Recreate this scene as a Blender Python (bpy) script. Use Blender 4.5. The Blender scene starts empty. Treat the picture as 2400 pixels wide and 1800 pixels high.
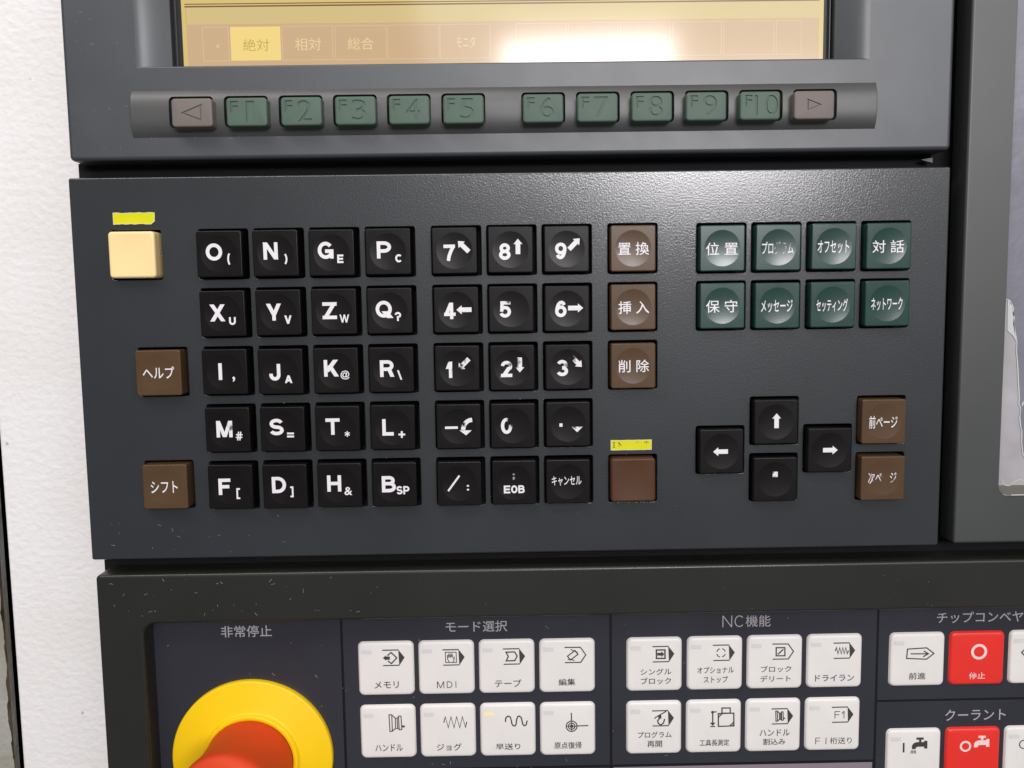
import bpy, bmesh, math, random
from mathutils import Vector, Matrix
from mathutils.geometry import tessellate_polygon

random.seed(7)
S = 0.001                      # everything below is written in millimetres
sc = bpy.context.scene
col = sc.collection

# ------------------------------------------------------------------ camera
CX, CY, CZ = -7.4011, -274.1611, 23.881
RM = Matrix(((0.99982900, 0.00997860, 0.01556906),
             (-0.01138257, 0.99561382, 0.09286316),
             (-0.01457412, -0.09302449, 0.99555715)))   # columns: right, forward, up
FPX = 1950.53
cam = bpy.data.cameras.new("camera")
cam.sensor_width = 36.0
cam.lens = FPX / 2400 * 36
cam.clip_start = 0.01
cam.clip_end = 50
co = bpy.data.objects.new("camera", cam)
rt, fw, up = RM.col[0], RM.col[1], RM.col[2]
m = Matrix((rt, up, -fw)).transposed().to_4x4()
m.translation = Vector((CX, CY, CZ)) * S
co.matrix_world = m
col.objects.link(co)
sc.camera = co

# ------------------------------------------------------------------ light
world = bpy.data.worlds.new("World")
sc.world = world
world.use_nodes = True
bg = world.node_tree.nodes["Background"]
bg.inputs[0].default_value = (0.98, 0.97, 1.0, 1)
bg.inputs[1].default_value = 0.16


def area(name, loc, aim, sx, sy, power, color):
    l = bpy.data.lights.new(name, "AREA")
    l.shape = "RECTANGLE"
    l.size, l.size_y = sx, sy
    l.energy = power
    l.color = color
    o = bpy.data.objects.new(name, l)
    o.location = loc
    o.rotation_euler = (Vector(aim) - Vector(loc)).to_track_quat("-Z", "Y").to_euler()
    col.objects.link(o)
    return o


# fluorescent fitting behind the photographer, seen mirrored in the screen and on the keyboard plate
area("ceiling_and_fill_lamp", (0.33, -3.0, 0.865), (0.03, 0, 0.03), 0.64, 0.33, 17, (1.0, 0.97, 1.0))
area("ceiling_and_fill_lamp", (0.86, -3.1, 0.69), (0.03, 0, 0.03), 0.74, 0.36, 27, (1.0, 0.965, 1.0))
area("ceiling_and_fill_lamp", (1.5, -3.2, 1.45), (0.03, 0, 0.03), 4.2, 1.3, 52, (0.98, 0.98, 1.0))  # wide dim fill panel, added for a broad sheen on the bezel
# rows of fittings nearly overhead
area("ceiling_and_fill_lamp", (-0.32, -0.52, 0.74), (-0.05, 0, 0), 1.0, 0.25, 5.6, (1.0, 0.975, 0.95))

sc.view_settings.view_transform = "Standard"
sc.view_settings.look = "None"
sc.view_settings.exposure = 0.0
sc.view_settings.gamma = 1.0
sc.render.engine = "CYCLES"
sc.cycles.use_denoising = True
sc.cycles.max_bounces = 8


def at(u, v, y):
    """point (x, z) in mm on the plane y that was measured at pixel u, v of the 2400 px photograph"""
    d = RM @ Vector(((u - 1200) / FPX, 1.0, -(v - 900) / FPX))
    t = (y - CY) / d.y
    return CX + t * d.x, CZ + t * d.z


# ------------------------------------------------------------------ materials
def mat(name, color, rough=0.5, spec=0.5, grain=0.0, gscale=900, mottle=0.0, mscale=25,
        emit=None, estr=0.0, coat=0.0, crough=0.12, sss=0.0, rvar=0.0, metal=0.0):
    mt = bpy.data.materials.new(name)
    mt.use_nodes = True
    nt = mt.node_tree
    b = nt.nodes["Principled BSDF"]
    b.inputs["Base Color"].default_value = (*color, 1)
    b.inputs["Roughness"].default_value = rough
    b.inputs["Specular IOR Level"].default_value = spec
    b.inputs["Metallic"].default_value = metal
    b.inputs["Coat Weight"].default_value = coat
    b.inputs["Coat Roughness"].default_value = crough
    if sss:
        b.inputs["Subsurface Weight"].default_value = sss
        b.inputs["Subsurface Radius"].default_value = (0.002, 0.0018, 0.0015)
        b.inputs["Subsurface Scale"].default_value = 1.0
    if emit:
        b.inputs["Emission Color"].default_value = (*emit, 1)
        b.inputs["Emission Strength"].default_value = estr
    tc = nt.nodes.new("ShaderNodeTexCoord")
    if grain:
        n = nt.nodes.new("ShaderNodeTexNoise")
        n.inputs["Scale"].default_value = gscale
        n.inputs["Detail"].default_value = 3
        n.inputs["Roughness"].default_value = 0.6
        nt.links.new(tc.outputs["Object"], n.inputs["Vector"])
        bp = nt.nodes.new("ShaderNodeBump")
        bp.inputs["Strength"].default_value = 1.0
        bp.inputs["Distance"].default_value = grain * S
        nt.links.new(n.outputs["Fac"], bp.inputs["Height"])
        nt.links.new(bp.outputs["Normal"], b.inputs["Normal"])
        if coat:
            nt.links.new(bp.outputs["Normal"], b.inputs["Coat Normal"])
    if mottle:
        n = nt.nodes.new("ShaderNodeTexNoise")
        n.inputs["Scale"].default_value = mscale
        n.inputs["Detail"].default_value = 5
        nt.links.new(tc.outputs["Object"], n.inputs["Vector"])
        r = nt.nodes.new("ShaderNodeValToRGB")
        lo = [max(0, c * (1 - mottle)) for c in color]
        hi = [min(1, c * (1 + mottle)) for c in color]
        r.color_ramp.elements[0].position = 0.3
        r.color_ramp.elements[1].position = 0.7
        r.color_ramp.elements[0].color = (*lo, 1)
        r.color_ramp.elements[1].color = (*hi, 1)
        nt.links.new(n.outputs["Fac"], r.inputs["Fac"])
        nt.links.new(r.outputs["Color"], b.inputs["Base Color"])
        if rvar:
            mr = nt.nodes.new("ShaderNodeMapRange")
            mr.inputs["To Min"].default_value = rough - rvar
            mr.inputs["To Max"].default_value = rough + rvar
            n2 = nt.nodes.new("ShaderNodeTexNoise")
            n2.inputs["Scale"].default_value = mscale * 2.3
            n2.inputs["Detail"].default_value = 6
            nt.links.new(tc.outputs["Object"], n2.inputs["Vector"])
            nt.links.new(n2.outputs["Fac"], mr.inputs["Value"])
            nt.links.new(mr.outputs["Result"], b.inputs["Roughness"])
    return mt


def worn(name, color, spots, amp=1.25, soft=0.5):
    """printing ink rubbed away inside round patches (x, z, radius in mm round the key's middle)"""
    mt = mat(name, color, 0.5)
    nt = mt.node_tree
    b = nt.nodes["Principled BSDF"]
    out = nt.nodes["Material Output"]
    tc = nt.nodes.new("ShaderNodeTexCoord")
    no = nt.nodes.new("ShaderNodeTexNoise")
    no.inputs["Scale"].default_value = 1100
    no.inputs["Detail"].default_value = 3
    nt.links.new(tc.outputs["Object"], no.inputs["Vector"])
    last = None
    for (x, z, r) in spots:
        vm = nt.nodes.new("ShaderNodeVectorMath")
        vm.operation = "MULTIPLY"
        vm.inputs[1].default_value = (1, 0, 1)
        nt.links.new(tc.outputs["Object"], vm.inputs[0])
        d = nt.nodes.new("ShaderNodeVectorMath")
        d.operation = "DISTANCE"
        d.inputs[1].default_value = (x * S, 0, z * S)
        nt.links.new(vm.outputs[0], d.inputs[0])
        sb = nt.nodes.new("ShaderNodeMath")
        sb.operation = "MULTIPLY_ADD"
        nt.links.new(d.outputs["Value"], sb.inputs[0])
        sb.inputs[1].default_value = 1000
        sb.inputs[2].default_value = -r
        if last is None:
            last = sb
        else:
            mn = nt.nodes.new("ShaderNodeMath")
            mn.operation = "MINIMUM"
            nt.links.new(last.outputs[0], mn.inputs[0])
            nt.links.new(sb.outputs[0], mn.inputs[1])
            last = mn
    ma = nt.nodes.new("ShaderNodeMath")
    ma.operation = "MULTIPLY_ADD"
    nt.links.new(no.outputs["Fac"], ma.inputs[0])
    ma.inputs[1].default_value = amp * 2
    ma.inputs[2].default_value = -amp
    ad = nt.nodes.new("ShaderNodeMath")
    ad.operation = "ADD"
    nt.links.new(last.outputs[0], ad.inputs[0])
    nt.links.new(ma.outputs[0], ad.inputs[1])
    mr = nt.nodes.new("ShaderNodeMapRange")
    mr.inputs["From Min"].default_value = -soft
    mr.inputs["From Max"].default_value = soft
    nt.links.new(ad.outputs[0], mr.inputs["Value"])
    tr = nt.nodes.new("ShaderNodeBsdfTransparent")
    mx = nt.nodes.new("ShaderNodeMixShader")
    nt.links.new(mr.outputs["Result"], mx.inputs[0])
    nt.links.new(tr.outputs[0], mx.inputs[1])
    nt.links.new(b.outputs[0], mx.inputs[2])
    nt.links.new(mx.outputs[0], out.inputs["Surface"])
    return mt


M = {}
M["bezel"] = mat("grey_bezel_plastic", (0.038, 0.044, 0.050), 0.46, 0.8, 0.010, 1400, 0.10, 30, rvar=0.05, coat=0.12, crough=0.27)
M["bar"] = mat("dusty_bar_plastic", (0.056, 0.056, 0.054), 0.48, 0.7, 0.010, 1400, 0.14, 40, rvar=0.05, coat=0.10, crough=0.25)
M["plate"] = mat("grey_keyboard_plastic", (0.0225, 0.0262, 0.0295), 0.39, 0.38, 0.036, 1600, 0.12, 24, rvar=0.05, coat=0.9, crough=0.13)
M["frame"] = mat("dark_olive_plastic", (0.0155, 0.0158, 0.0130), 0.45, 0.35, 0.012, 1600, 0.14, 22, rvar=0.05, coat=0.35, crough=0.14)
M["side"] = mat("grey_side_plastic", (0.038, 0.041, 0.040), 0.45, 0.8, 0.012, 1400, 0.10, 28)
M["black"] = mat("black_housing", (0.006, 0.005, 0.006), 0.7, 0.2)
M["gasket"] = mat("black_gasket", (0.012, 0.011, 0.014), 0.45, 0.4, 0.02, 900)
M["key_black"] = mat("black_key_plastic", (0.0060, 0.0050, 0.0050), 0.33, 0.23, 0.004, 1800, 0.2, 60, rvar=0.06)
M["key_brown"] = mat("brown_key_plastic", (0.090, 0.051, 0.026), 0.28, 0.32, 0.004, 1800, 0.10, 60, rvar=0.06)
M["key_russet"] = mat("russet_key_plastic", (0.078, 0.032, 0.014), 0.45, 0.28, 0.006, 1500, 0.10, 60)
M["key_green"] = mat("green_key_plastic", (0.015, 0.050, 0.039), 0.24, 0.5, 0.004, 1800, 0.10, 60, rvar=0.06)
M["key_cream"] = mat("cream_key_plastic", (0.93, 0.70, 0.34), 0.40, 0.4, 0.004, 1500, 0.03, 60)
M["soft_green"] = mat("green_rubber", (0.075, 0.118, 0.088), 0.55, 0.4, 0.006, 1400, 0.10, 60)
M["soft_brown"] = mat("taupe_rubber", (0.165, 0.138, 0.124), 0.55, 0.4, 0.006, 1400, 0.08, 60)
M["ink"] = mat("white_print", (0.80, 0.77, 0.79), 0.45)
M["ink_dim"] = mat("dim_print", (0.34, 0.33, 0.33), 0.45)
M["membrane"] = mat("navy_membrane", (0.026, 0.027, 0.036), 0.38, 0.5, 0.006, 1800, 0.12, 26, rvar=0.05)
M["divider"] = mat("black_divider_print", (0.004, 0.004, 0.005), 0.5, 0.3)
M["heading"] = mat("grey_print", (0.42, 0.40, 0.42), 0.5)
M["lilac"] = mat("lilac_grey_print", (0.24, 0.20, 0.22), 0.5)
M["btn_white"] = mat("white_membrane_button", (0.80, 0.765, 0.73), 0.38, 0.45, 0.006, 700, 0.03, 80, sss=0.12)
M["btn_red"] = mat("red_membrane_button", (0.80, 0.032, 0.022), 0.38, 0.45, 0.006, 700, 0.03, 80)
M["btn_ink"] = mat("charcoal_print", (0.046, 0.041, 0.038), 0.5)
M["btn_ink_pale"] = mat("pale_print", (0.86, 0.66, 0.63), 0.5)
M["led_off"] = mat("grey_indicator_window", (0.68, 0.66, 0.655), 0.4)
M["led_on"] = mat("lit_indicator_window", (0.85, 0.70, 0.40), 0.4, emit=(1, 0.72, 0.30), estr=0.16)
M["yellow"] = mat("yellow_plastic", (0.93, 0.60, 0.004), 0.42, 0.4, 0.004, 1200, 0.03, 40)
M["red"] = mat("orange_red_plastic", (0.68, 0.058, 0.014), 0.55, 0.22, 0.004, 1200, 0.06, 40)
M["tape"] = mat("yellow_label_tape", (0.70, 0.67, 0.008), 0.3, 0.5, 0.05, 160, 0.06, 120)
M["tape_edge"] = mat("whitish_tape_edge", (0.66, 0.66, 0.42), 0.4)
M["tape_ink"] = mat("black_tape_ink", (0.03, 0.03, 0.005), 0.5)
M["lint"] = mat("pale_dust", (0.34, 0.33, 0.31), 0.9, 0.1, mottle=0.6, mscale=60)

GL = dict(rough=0.10, spec=0.55)
M["scr_base"] = mat("amber_display", (0.02, 0.02, 0.02), emit=(0.84, 0.63, 0.22), estr=0.80, **GL)
M["scr_tan"] = mat("tan_display", (0.02, 0.02, 0.02), emit=(0.80, 0.62, 0.27), estr=0.80, **GL)
M["scr_pink"] = mat("dusky_display", (0.02, 0.02, 0.02), emit=(0.76, 0.52, 0.29), estr=0.78, **GL)  # menu bar tan with the glass's pinkish reflected veil mixed into the emission
M["scr_hot"] = mat("yellow_display", (0.02, 0.02, 0.02), emit=(0.96, 0.72, 0.24), estr=0.92, **GL)
M["scr_text"] = mat("pale_display_text", (0.02, 0.02, 0.02), emit=(0.90, 0.68, 0.36), estr=0.90, **GL)
M["scr_box"] = mat("faint_display_line", (0.02, 0.02, 0.02), emit=(0.80, 0.60, 0.37), estr=0.84, **GL)
M["scr_dark"] = mat("brown_display_line", (0.02, 0.02, 0.02), emit=(0.22, 0.10, 0.04), estr=0.8, **GL)
M["scr_olive"] = mat("olive_display_text", (0.02, 0.02, 0.02), emit=(0.62, 0.44, 0.13), estr=0.85, **GL)
M["glass"] = mat("silver_window_backing", (0.40, 0.385, 0.40), 0.35, 0.5, 0.05, 120, 0.12, 90)
M["film"] = mat("grey_protective_film", (0.20, 0.20, 0.235), 0.30, 0.5, 0.25, 130, 0.10, 60)
M["film_white"] = mat("torn_white_film_edge", (0.55, 0.56, 0.55), 0.45, 0.4, 0.05, 400)
M["sealant"] = mat("olive_window_strip", (0.16, 0.145, 0.125), 0.3, 0.5)


def wall_material(name, color, grime):
    mt = mat(name, color, 0.42, 0.45)
    nt = mt.node_tree
    b = nt.nodes["Principled BSDF"]
    tc = nt.nodes.new("ShaderNodeTexCoord")
    n1 = nt.nodes.new("ShaderNodeTexNoise")
    n1.inputs["Scale"].default_value = 340
    n1.inputs["Detail"].default_value = 1.5
    n1.inputs["Distortion"].default_value = 0.1
    mp = nt.nodes.new("ShaderNodeMapping")
    mp.inputs["Scale"].default_value = (1, 1, 1.25)
    nt.links.new(tc.outputs["Object"], mp.inputs["Vector"])
    nt.links.new(mp.outputs["Vector"], n1.inputs["Vector"])
    bp = nt.nodes.new("ShaderNodeBump")
    bp.inputs["Distance"].default_value = 0.0009
    bp.inputs["Strength"].default_value = 0.40
    nt.links.new(n1.outputs["Fac"], bp.inputs["Height"])
    nt.links.new(bp.outputs["Normal"], b.inputs["Normal"])
    # faint grime
    n2 = nt.nodes.new("ShaderNodeTexNoise")
    n2.inputs["Scale"].default_value = 26
    n2.inputs["Detail"].default_value = 8
    nt.links.new(tc.outputs["Object"], n2.inputs["Vector"])
    r = nt.nodes.new("ShaderNodeValToRGB")
    r.color_ramp.elements[0].position = 0.35
    r.color_ramp.elements[1].position = 0.62
    r.color_ramp.elements[0].color = (color[0] * (1 - grime), color[1] * (1 - grime * 1.15), color[2] * (1 - grime * 1.5), 1)
    r.color_ramp.elements[1].color = (*color, 1)
    nt.links.new(n2.outputs["Fac"], r.inputs["Fac"])
    # tiny dark pits in the paint
    v = nt.nodes.new("ShaderNodeTexVoronoi")
    v.inputs["Scale"].default_value = 70
    nt.links.new(tc.outputs["Object"], v.inputs["Vector"])
    lt = nt.nodes.new("ShaderNodeMapRange")
    lt.inputs["From Min"].default_value = 0.03
    lt.inputs["From Max"].default_value = 0.06
    lt.inputs["To Min"].default_value = 0.45
    nt.links.new(v.outputs["Distance"], lt.inputs["Value"])
    mx = nt.nodes.new("ShaderNodeMix")
    mx.data_type = "RGBA"
    mx.inputs[6].default_value = (0.16, 0.14, 0.11, 1)
    nt.links.new(lt.outputs["Result"], mx.inputs[0])
    nt.links.new(r.outputs["Color"], mx.inputs[7])
    nt.links.new(mx.outputs[2], b.inputs["Base Color"])
    return mt


M["wall"] = wall_material("white_textured_paint", (0.82, 0.80, 0.785), 0.05)
M["strip"] = wall_material("grimy_pale_paint", (0.42, 0.42, 0.40), 0.35)
M["rust"] = mat("rusty_grime", (0.050, 0.034, 0.022), 0.8, 0.2, 0.2, 300, 0.7, 120)


# ------------------------------------------------------------------ mesh helpers
class MB:
    def __init__(self):
        self.v, self.f, self.flat = [], [], []

    def loop(self, pts, y=None):
        i0 = len(self.v)
        for p in pts:
            self.v.append((p[0], y, p[1]) if y is not None else tuple(p))
        return list(range(i0, len(self.v)))

    def face(self, idx, flat=False):
        self.f.append(tuple(idx))
        self.flat.append(flat)

    def bridge(self, a, b, closed=True):
        n = len(a)
        for i in range(n if closed else n - 1):
            j = (i + 1) % n
            self.face((a[i], a[j], b[j], b[i]))

    def fill(self, loops, y):
        """flat face at depth y bounded by the first loop, with the others as holes"""
        ids = []
        for l in loops:
            ids += self.loop(l, y)
        flat = [p for l in loops for p in l]
        tris = tessellate_polygon([[Vector((p[0], p[1], 0)) for p in l] for l in loops])
        for t in tris:
            a, b, c = (flat[k] for k in t)
            cr = (b[0] - a[0]) * (c[1] - a[1]) - (b[1] - a[1]) * (c[0] - a[0])
            t = t if cr > 0 else (t[0], t[2], t[1])
            self.face([ids[k] for k in t], True)

    def box(self, x0, x1, y0, y1, z0, z1):
        p = [(x, y, z) for x in (x0, x1) for y in (y0, y1) for z in (z0, z1)]
        i = self.loop(p)
        for q in ((0, 1, 3, 2), (4, 6, 7, 5), (0, 4, 5, 1), (2, 3, 7, 6), (0, 2, 6, 4), (1, 5, 7, 3)):
            self.face([i[k] for k in q], True)

    def add(self, other, dx=0, dy=0, dz=0):
        i0 = len(self.v)
        self.v += [(a + dx, b + dy, c + dz) for a, b, c in other.v]
        self.f += [tuple(k + i0 for k in f) for f in other.f]
        self.flat += other.flat

    def mesh(self, name, material, smooth=True):
        me = bpy.data.meshes.new(name)
        me.from_pydata([(a * S, b * S, c * S) for a, b, c in self.v], [], self.f)
        if smooth:
            me.polygons.foreach_set("use_smooth", [not fl for fl in self.flat])
        me.materials.append(material)
        me.update()
        return me

    def build(self, name, material, parent=None, smooth=True, loc=(0, 0, 0)):
        return link(name, self.mesh(name, material, smooth), parent, loc)


def link(name, data, parent=None, loc=(0, 0, 0)):
    o = bpy.data.objects.new(name, data)
    o.location = Vector(loc) * S
    o.parent = parent
    col.objects.link(o)
    return o


def tag(o, label=None, cat=None, group=None, kind=None):
    for k, v in (("label", label), ("category", cat), ("group", group), ("kind", kind)):
        if v:
            o[k] = v
    return o


def thing(name, label, cat, loc=(0, 0, 0), group=None):
    return tag(link(name, None, None, loc), label, cat, group)


def rrect(x0, x1, z0, z1, r, n=5):
    out = []
    for cx, cz, a0 in ((x1 - r, z1 - r, 0), (x0 + r, z1 - r, 90), (x0 + r, z0 + r, 180), (x1 - r, z0 + r, 270)):
        for k in range(n + 1):
            a = math.radians(a0 + 90 * k / n)
            out.append((cx + r * math.cos(a), cz + r * math.sin(a)))
    return out


def dense(lp, step):
    out = []
    for i, p in enumerate(lp):
        q = lp[(i + 1) % len(lp)]
        n = max(1, int(math.hypot(q[0] - p[0], q[1] - p[1]) / step))
        out += [(p[0] + (q[0] - p[0]) * k / n, p[1] + (q[1] - p[1]) * k / n) for k in range(n)]
    return out


def fillet(r, n=5):
    return [(r * (1 - math.cos(math.radians(90 * k / n))), r * (1 - math.sin(math.radians(90 * k / n)))) for k in range(n + 1)]


def plate(x0, x1, z0, z1, cr, fr, depth, holes=(), hole_r=0.8, hole_f=0.25, hole_d=6.0, y0=0.0):
    mb = MB()
    prev = mb.loop(rrect(x0, x1, z0, z1, cr), y0 + depth)
    last = None
    for ins, y in fillet(fr):
        last = rrect(x0 + ins, x1 - ins, z0 + ins, z1 - ins, max(cr - ins, 0.05))
        l = mb.loop(last, y0 + y)
        mb.bridge(prev, l)
        prev = l
    loops = [last]
    for (a0, a1, b0, b1) in holes:
        loops.append(rrect(a0 - hole_f, a1 + hole_f, b0 - hole_f, b1 + hole_f, hole_r + hole_f, 4))
        prev = None
        for ins, y in reversed(fillet(hole_f, 3)):
            l = mb.loop(rrect(a0 - ins, a1 + ins, b0 - ins, b1 + ins, hole_r + ins, 4), y0 + y)
            if prev:
                mb.bridge(prev, l)
            prev = l
        l = mb.loop(rrect(a0, a1, b0, b1, hole_r, 4), y0 + hole_d)
        mb.bridge(prev, l)
    mb.fill(loops, y0)
    return mb


_tcache = {}


def text_tris(s, bold=0.0, res=3):
    k = (s, bold)
    if k in _tcache:
        return _tcache[k]
    c = bpy.data.curves.new("text", "FONT")
    c.body = s
    c.resolution_u = res
    c.offset = bold
    c.dimensions = "2D"
    c.fill_mode = "FRONT"
    o = bpy.data.objects.new("text", c)
    col.objects.link(o)
    dg = bpy.context.evaluated_depsgraph_get()
    dg.update()
    me = bpy.data.meshes.new_from_object(o.evaluated_get(dg))
    vs = [(v.co.x, v.co.y) for v in me.vertices]
    fs = [tuple(p.vertices) for p in me.polygons]
    bpy.data.objects.remove(o)
    bpy.data.curves.remove(c)
    bpy.data.meshes.remove(me)
    x0, x1 = min(v[0] for v in vs), max(v[0] for v in vs)
    z0, z1 = min(v[1] for v in vs), max(v[1] for v in vs)
    vs = [((x - (x0 + x1) / 2) / max(x1 - x0, 1e-6), (z - (z0 + z1) / 2) / max(z1 - z0, 1e-6)) for x, z in vs]
    _tcache[k] = (vs, fs)
    return vs, fs


class Ink:
    """flat print laid on a surface y = surf(x, z)"""

    def __init__(self, surf):
        self.mb, self.surf = MB(), surf

    def pts(self, p):
        return self.mb.loop([(x, self.surf(x, z), z) for x, z in p])

    def text(self, s, cx, cz, w, h, bold=0.0):
        vs, fs = text_tris(s, bold)
        i = self.pts([(cx + x * w, cz + z * h) for x, z in vs])
        for f in fs:
            self.mb.face([i[k] for k in f], True)
        return self

    def poly(self, p):
        ids = self.pts(p)
        for t in tessellate_polygon([[Vector((a, b, 0)) for a, b in p]]):
            self.mb.face([ids[k] for k in t], True)
        return self

    def line(self, p, w, closed=False):
        n = len(p)
        L, R = [], []
        for i in range(n):
            a = Vector(p[i - 1]) if (i or closed) else None
            b = Vector(p[i])
            c = Vector(p[(i + 1) % n]) if (i < n - 1 or closed) else None
            d1 = (b - a).normalized() if a is not None else (c - b).normalized()
            d2 = (c - b).normalized() if c is not None else d1
            n1, n2 = Vector((-d1.y, d1.x)), Vector((-d2.y, d2.x))
            mt = (n1 + n2)
            if mt.length < 1e-4:
                mt = n1
            mt.normalize()
            k = min(1 / max(mt.dot(n1), 0.3), 2.2)
            L.append(b + mt * w / 2 * k)
            R.append(b - mt * w / 2 * k)
        a, b = self.pts(L), self.pts(R)
        self.mb.bridge(a, b, closed)
        self.mb.flat[-(n if closed else n - 1):] = [True] * (n if closed else n - 1)
        return self

    def ring(self, cx, cz, r, w, a0=0, a1=360, n=32):
        full = abs(a1 - a0) >= 360
        k = n if full else max(4, int(n * (a1 - a0) / 360))
        p = [(cx + r * math.cos(math.radians(a0 + (a1 - a0) * i / k)), cz + r * math.sin(math.radians(a0 + (a1 - a0) * i / k)))
             for i in range(k if full else k + 1)]
        return self.line(p, w, full)

    def disc(self, cx, cz, r, n=20):
        return self.poly([(cx + r * math.cos(2 * math.pi * i / n), cz + r * math.sin(2 * math.pi * i / n)) for i in range(n)])

    def build(self, name, material, parent, loc=(0, 0, 0)):
        return self.mb.build(name, material, parent, False, loc)


# ------------------------------------------------------------------ white cabinet wall, gap and grimy strip
t = thing("cabinet_wall", "white steel cabinet wall with orange-peel paint, left of the dark console", "wall", (-165, 25, 0))
mb = MB()
mb.box(-24.6, 500, 0, 3, -260, 330)
o = mb.build("sheet", M["wall"], t)
bv = o.modifiers.new("edge", "BEVEL")
bv.width = 1.0 * S
bv.segments = 3
t = thing("cabinet_strip", "grimy pale steel strip with a rusty edge, past the dark gap at lower left", "panel", (-200, 28, 0))
mb = MB()
mb.box(-60, 5.6, 0, 3, -260, 330)
mb.build("sheet", M["strip"], t)
mb = MB()
pr = []
for k in range(420):
    z = -260 + 590 * k / 419
    w = 0.9 + 0.35 * math.sin(k * 0.21) + 0.25 * math.sin(k * 0.67 + 1) + random.uniform(-0.2, 0.25)
    pr.append((5.65 - max(0.3, w), z))
ids = mb.loop([(a, -0.05, b) for a, b in pr])
ide = mb.loop([(5.7, -0.05, b) for a, b in pr])
mb.bridge(ids, ide, False)
mb.build("rust_stain", M["rust"], t)
mb = MB()
mb.box(-300, 0, 40, 42, -270, 340)
tag(mb.build("cabinet_interior", M["black"], None, loc=(-150, 0, 0)), kind="structure")

# ------------------------------------------------------------------ black housing behind the grey units
t = thing("console_housing", "matt black console housing showing in the gaps between the grey units", "housing", (0, 9, 0))
mb = MB()
mb.box(-148.0, 290, 2.5, 15.9, -255, 300)
mb.build("housing_body", M["black"], t)
mb = MB()
mb.box(-147.4, 137, 0.2, 2.4, 64, 73)
mb.build("seal_strip", M["black"], t)
mb = MB()
i = mb.loop([(132.2, -3.0, 70.3), (136.0, -3.0, 70.9), (136.0, -3.0, 69.2), (132.2, -1.6, 70.3), (136.0, -1.6, 70.9), (136.0, -1.6, 69.2)])
for q in ((0, 1, 2), (3, 5, 4), (0, 3, 4, 1), (1, 4, 5, 2), (2, 5, 3, 0)):
    mb.face([i[k] for k in q], True)
mb.build("clip", M["side"], t)

# ------------------------------------------------------------------ monitor unit
t = thing("monitor_unit", "grey monitor bezel with an amber screen above a row of green function keys", "monitor", (0, 0, 0))
BX0, BX1, BZ0, BZ1 = -145.7, 138.8, 72.3, 300.0
OX0, OX1, OZ0, OZ1 = -122.6, 111.6, 101.0, 270.0
SX0, SX1, SZ0, SZ1 = -124.8, 113.8, 79.3, 93.8
mb = MB()
prev = mb.loop(rrect(BX0, BX1, BZ0, BZ1, 1.6), 9.0)
for ins, y in fillet(1.3, 6):
    outer = rrect(BX0 + ins, BX1 - ins, BZ0 + ins, BZ1 - ins, max(1.6 - ins, 0.1))
    l = mb.loop(outer, y)
    mb.bridge(prev, l)
    prev = l
mb.fill([outer, [(OX0, OZ0), (OX1, OZ0), (OX1, OZ1), (OX0, OZ1)], [(SX0, SZ0), (SX1, SZ0), (SX1, SZ1), (SX0, SZ1)]], 0)
# lower lip of the opening
pr = [(OZ0 + 0.5 * math.sin(math.radians(15 * k)), 0.5 * (1 - math.cos(math.radians(15 * k)))) for k in range(7)] + [(OZ0 + 0.52, 9.5)]
prev = None
for z, y in pr:
    l = mb.loop([(OX0, y, z), (OX1, y, z)])
    if prev:
        mb.bridge(prev, l, False)
    prev = l
# scooped sides running down to the screen
for xa, xb in ((OX0, -112.9), (OX1, 101.9)):
    prev = None
    for k in range(13):
        s = k / 12
        y = 4.6 * (s * s * (1.55 - 0.55 * s))
        l = mb.loop([(xa + (xb - xa) * s, y, OZ0), (xa + (xb - xa) * s, y, OZ1)])
        if prev:
            mb.bridge(prev, l, False)
        prev = l
    l = mb.loop([(xb, 4.6, OZ0), (xb, 4.6, OZ1)])
    l2 = mb.loop([(xb, 9.0, OZ0), (xb, 9.0, OZ1)])
    mb.bridge(l, l2, False)
l = mb.loop([(OX0, 0, OZ1), (OX1, 0, OZ1)])
l2 = mb.loop([(OX0, 9, OZ1), (OX1, 9, OZ1)])
mb.bridge(l, l2, False)
mb.build("bezel", M["bezel"], t)

# convex key bar with wells cut for the twelve keys
FK = [-104.6, -87.3, -70.1, -53.0, -36.0, -18.8, 6.5, 23.8, 41.1, 58.4, 75.6, 92.9]


def replane(x, z, ya, yb):
    k = (yb - CY) / (ya - CY)
    return CX + (x - CX) * k, CZ + (z - CZ) * k


def solid(loops_y, name):
    """closed solid from a list of (loop, y) with flat ends"""
    b = bmesh.new()
    rings = []
    for lp, y in loops_y:
        rings.append([b.verts.new((p[0] * S, y * S, p[1] * S)) for p in lp])
    for r0, r1 in zip(rings, rings[1:]):
        n = len(r0)
        for i in range(n):
            b.faces.new((r0[i], r0[(i + 1) % n], r1[(i + 1) % n], r1[i]))
    b.faces.new(rings[0])
    b.faces.new(rings[-1])
    bmesh.ops.recalc_face_normals(b, faces=b.faces)
    me = bpy.data.meshes.new(name)
    b.to_mesh(me)
    b.free()
    return me


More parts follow.
